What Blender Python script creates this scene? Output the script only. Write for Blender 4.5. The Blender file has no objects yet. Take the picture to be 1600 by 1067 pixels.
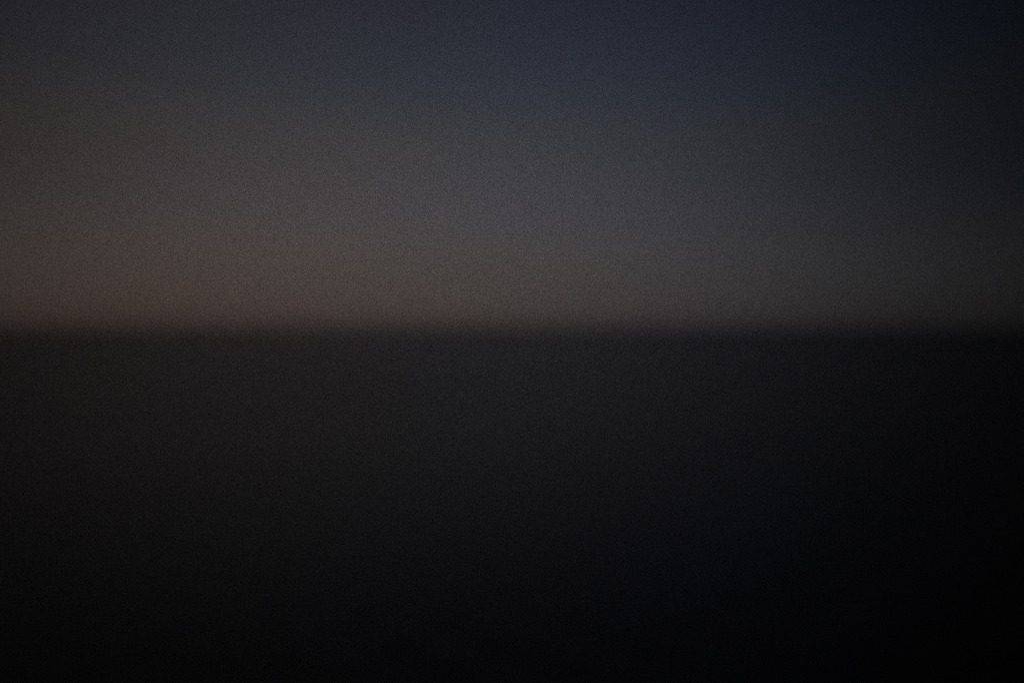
"""Dusk over an open sea, thrown far out of focus: a dim twilight sky above a nearly black sea."""
import bpy, math
import numpy as np

scene = bpy.context.scene
R = math.radians

# ------------------------------------------------------------------ camera
# Hand-held at a rail 12 m above the water, focused on something at arm's length: everything is a soft blur.
cam_data = bpy.data.cameras.new("camera")
cam_data.sensor_width = 36.0
cam_data.lens = 24.0
cam_data.clip_start = 0.05
cam_data.clip_end = 60000.0
cam_data.dof.use_dof = True
cam_data.dof.focus_distance = 0.40
cam_data.dof.aperture_fstop = 1.4
cam = bpy.data.objects.new("camera", cam_data)
scene.collection.objects.link(cam)
cam.location = (0.0, 0.0, 12.0)
cam.rotation_euler = (R(90.0 - 1.22), 0.0, 0.0)
scene.camera = cam

# ------------------------------------------------------------------ exposure and sampling
vs = scene.view_settings
vs.view_transform = 'Standard'
vs.look = 'None'
vs.gamma = 1.0
vs.use_curve_mapping = False
vs.exposure = 1.75
scene.cycles.use_denoising = False          # a high-ISO frame: the grain stays
scene.cycles.use_adaptive_sampling = False
scene.cycles.max_bounces = 4
scene.cycles.caustics_reflective = False
scene.cycles.caustics_refractive = False
scene.cycles.sample_clamp_indirect = 0.0

# ------------------------------------------------------------------ sky
SUN_AZ = -8.0        # degrees, to the left of the view axis (+Y)
SUN_EL = -4.0         # the sun has set
world = bpy.data.worlds.new("World")
scene.world = world
world.use_nodes = True
nt = world.node_tree
nt.nodes.clear()
N, L = nt.nodes, nt.links


def node(kind, **kw):
    n = N.new(kind)
    for k, v in kw.items():
        setattr(n, k, v)
    return n


def plug(sock, v):
    if isinstance(v, bpy.types.NodeSocket):
        L.new(v, sock)
    else:
        sock.default_value = v


def M(op, a, b=0.0, c=0.0):
    n = node('ShaderNodeMath', operation=op)
    for s, v in zip(n.inputs, (a, b, c)):
        plug(s, v)
    return n.outputs[0]


def mul(a, b):
    n = node('ShaderNodeVectorMath', operation='MULTIPLY')
    plug(n.inputs[0], a)
    plug(n.inputs[1], b)
    return n.outputs[0]


sky = node('ShaderNodeTexSky', sky_type='NISHITA')
sky.sun_disc = False
sky.sun_elevation = R(SUN_EL)
sky.sun_rotation = R(SUN_AZ)
sky.air_density = 1.0
sky.dust_density = 1.0
sky.ozone_density = 1.0

tc = node('ShaderNodeTexCoord')
sep = node('ShaderNodeSeparateXYZ')
L.new(tc.outputs['Generated'], sep.inputs[0])
dx, dy, dz = sep.outputs
elev = M('MULTIPLY', M('ARCSINE', dz), 180.0 / math.pi)                 # degrees above the horizon
az = M('MULTIPLY', M('ARCTAN2', dx, dy), 180.0 / math.pi)
daz = M('SUBTRACT', az, SUN_AZ)
daz = M('WRAP', daz, 180.0, -180.0)

# the twilight arch: bright over the place where the sun went down, fading round the compass and never coming back
g = M('EXPONENT', M('MULTIPLY', M('POWER', M('DIVIDE', M('ABSOLUTE', daz), 37.3), 2.7), -1.0))
arch = M('MULTIPLY_ADD', g, 0.965, 0.035)

# the murky air near the horizon: dulls and greys the clear-sky colours, strongest in the lowest degrees
TINT = [  # elevation in degrees, multiplier on the clear sky
    (0.0, (0.22, 0.30, 0.60)),
    (2.0, (0.25, 0.28, 0.50)),
    (5.2, (0.33, 0.32, 0.48)),
    (13.5, (0.575, 0.475, 0.435)),
    (19.5, (0.55, 0.50, 0.48)),
    (24.7, (0.53, 0.46, 0.455)),
    (45.0, (0.42, 0.40, 0.40)),
    (90.0, (0.35, 0.34, 0.34)),
]
TINT_GAIN = 2.0
ramp = node('ShaderNodeValToRGB')
ramp.color_ramp.interpolation = 'CARDINAL'
els = ramp.color_ramp.elements
while len(els) > 1:
    els.remove(els[-1])
els[0].position = TINT[0][0] / 90.0
els[0].color = (*TINT[0][1], 1.0)
for p, c in TINT[1:]:
    e = els.new(p / 90.0)
    e.color = (*c, 1.0)
L.new(M('DIVIDE', M('MAXIMUM', elev, 0.0), 90.0), ramp.inputs[0])

# very fine speckle added to the sky colour to roughen the render's sampling noise; it
# never shows as a pattern and leaves the soft grain of a night exposure
fine = node('ShaderNodeTexWhiteNoise', noise_dimensions='3D')
L.new(mul(tc.outputs['Generated'], (90000.0, 90000.0, 90000.0)), fine.inputs['Vector'])
speck = M('MULTIPLY', M('POWER', fine.outputs['Value'], 5.0), 6.0)      # mean 1

amount = M('MULTIPLY', arch, speck)
comb = node('ShaderNodeCombineXYZ')
for s in comb.inputs:
    L.new(amount, s)
clear = mul(sky.outputs[0], ramp.outputs[0])
murk = node('ShaderNodeMix', data_type='RGBA')           # thick low air over the sea
low = node('ShaderNodeMapRange', interpolation_type='SMOOTHSTEP')
for k, v in (('From Min', 3.0), ('From Max', 13.0), ('To Min', 1.0), ('To Max', 0.0)):
    low.inputs[k].default_value = v
L.new(elev, low.inputs['Value'])
L.new(low.outputs[0], murk.inputs['Factor'])
L.new(clear, murk.inputs['A'])
air = node('ShaderNodeValToRGB')
air.color_ramp.interpolation = 'CARDINAL'
AIR = [(0.0, (0.0390, 0.0305, 0.0285)), (1.5, (0.0570, 0.0460, 0.0425)), (4.0, (0.0645, 0.0545, 0.0510)),
       (8.0, (0.0640, 0.0578, 0.0570)), (15.0, (0.0510, 0.0500, 0.0540))]
ae = air.color_ramp.elements
while len(ae) > 1:
    ae.remove(ae[-1])
ae[0].position = 0.0
ae[0].color = (*AIR[0][1], 1.0)
for p, c in AIR[1:]:
    e = ae.new(p / 15.0)
    e.color = (*c, 1.0)
L.new(M('DIVIDE', M('MAXIMUM', elev, 0.0), 15.0), air.inputs[0])
L.new(air.outputs[0], murk.inputs['B'])
cool = node('ShaderNodeMix', data_type='RGBA')           # warmer where the sun went down, cooler round to the right
turn = node('ShaderNodeMapRange', interpolation_type='SMOOTHSTEP')
for k, v in (('From Min', 25.0), ('From Max', 95.0), ('To Min', 0.0), ('To Max', 1.0)):
    turn.inputs[k].default_value = v
L.new(M('ABSOLUTE', M('WRAP', M('ADD', az, 60.0), 180.0, -180.0)), turn.inputs['Value'])
L.new(turn.outputs[0], cool.inputs['Factor'])
cool.inputs['A'].default_value = (1.07, 0.98, 0.915, 1.0)
cool.inputs['B'].default_value = (0.88, 1.01, 1.17, 1.0)
col = mul(mul(murk.outputs['Result'], cool.outputs['Result']), comb.outputs[0])

bg = node('ShaderNodeBackground')
L.new(col, bg.inputs['Color'])
bg.inputs['Strength'].default_value = 0.15 * TINT_GAIN
wout = node('ShaderNodeOutputWorld')
L.new(bg.outputs[0], wout.inputs['Surface'])
world.cycles.sampling_method = 'MANUAL'
world.cycles.sample_map_resolution = 512


# ------------------------------------------------------------------ sea material
def sea_material():
    m = bpy.data.materials.new("sea_water")
    m.use_nodes = True
    t = m.node_tree
    b = t.nodes['Principled BSDF']
    b.inputs['Base Color'].default_value = (0.038, 0.034, 0.030, 1.0)
    b.inputs['IOR'].default_value = 1.333
    b.inputs['Specular IOR Level'].default_value = 0.5
    b.inputs['Roughness'].default_value = 0.30
    tc = t.nodes.new('ShaderNodeTexCoord')
    mp = t.nodes.new('ShaderNodeMapping')
    mp.inputs['Scale'].default_value = (1.0, 1.6, 1.0)
    mp.inputs['Rotation'].default_value = (0, 0, R(17))
    t.links.new(tc.outputs['Object'], mp.inputs[0])
    n1 = t.nodes.new('ShaderNodeTexNoise')
    n1.inputs['Scale'].default_value = 1.7
    n1.inputs['Detail'].default_value = 5.0
    n1.inputs['Roughness'].default_value = 0.6
    t.links.new(mp.outputs[0], n1.inputs['Vector'])
    bp = t.nodes.new('ShaderNodeBump')
    bp.inputs['Strength'].default_value = 0.35
    bp.inputs['Distance'].default_value = 0.035
    t.links.new(n1.outputs['Fac'], bp.inputs['Height'])
    t.links.new(bp.outputs[0], b.inputs['Normal'])
    # ruffled and slick patches of water
    n2 = t.nodes.new('ShaderNodeTexNoise')
    n2.inputs['Scale'].default_value = 0.015
    n2.inputs['Detail'].default_value = 3.0
    t.links.new(mp.outputs[0], n2.inputs['Vector'])
    mr = t.nodes.new('ShaderNodeMapRange')
    mr.inputs['To Min'].default_value = 0.31
    mr.inputs['To Max'].default_value = 0.37
    t.links.new(n2.outputs['Fac'], mr.inputs['Value'])
    t.links.new(mr.outputs[0], b.inputs['Roughness'])
    return m


# ------------------------------------------------------------------ the sea
# One sheet of real waves: a polar grid, fine near the viewer, out past the true horizon of a 12 m eye.
rng = np.random.default_rng(11)
SEG, RINGS = 720, 330
rad = np.concatenate([[0.0], np.geomspace(2.0, 16000.0, RINGS)])
ang = np.linspace(0, 2 * math.pi, SEG, endpoint=False)
rr, aa = np.meshgrid(rad[1:], ang, indexing='ij')
x, y = rr * np.cos(aa), rr * np.sin(aa)
cell = np.maximum(rr * (2 * math.pi / SEG), rr * (math.log(16000 / 2.0) / RINGS))
z = np.zeros_like(x)
for _ in range(46):                                   # wind sea: many small trains about one wind direction
    lam = math.exp(rng.uniform(math.log(0.7), math.log(4.0)))
    th = R(205) + rng.normal(0, 0.55)
    k = 2 * math.pi / lam
    amp = 0.0013 * lam ** 0.9
    ph = k * (x * math.cos(th) + y * math.sin(th)) + rng.uniform(0, 2 * math.pi)
    w = np.clip(lam / (3.0 * cell) - 0.6, 0, 1)       # drop trains the grid cannot carry
    z += w * amp * (np.sin(ph) + 0.18 * np.cos(2 * ph))
z -= rr ** 2 / (2 * 6371000.0)                        # the sea curves away
verts = np.vstack([[[0.0, 0.0, float(z[0].mean())]], np.stack([x, y, z], -1).reshape(-1, 3)])
idx = 1 + np.arange(RINGS * SEG).reshape(RINGS, SEG)
nx = np.roll(idx, -1, axis=1)
quads = np.stack([idx[:-1], idx[1:], nx[1:], nx[:-1]], -1).reshape(-1, 4)
tris = np.stack([np.zeros(SEG, int), idx[0], nx[0]], -1)
me = bpy.data.meshes.new("sea")
me.from_pydata(verts.tolist(), [], quads.tolist() + tris.tolist())
me.polygons.foreach_set("use_smooth", np.ones(len(me.polygons), dtype=bool))
me.materials.append(sea_material())
me.update()
sea = bpy.data.objects.new("sea", me)
sea["kind"] = "structure"
sea["label"] = "nearly black open sea stretching to the blurred horizon under the dusk sky"
scene.collection.objects.link(sea)
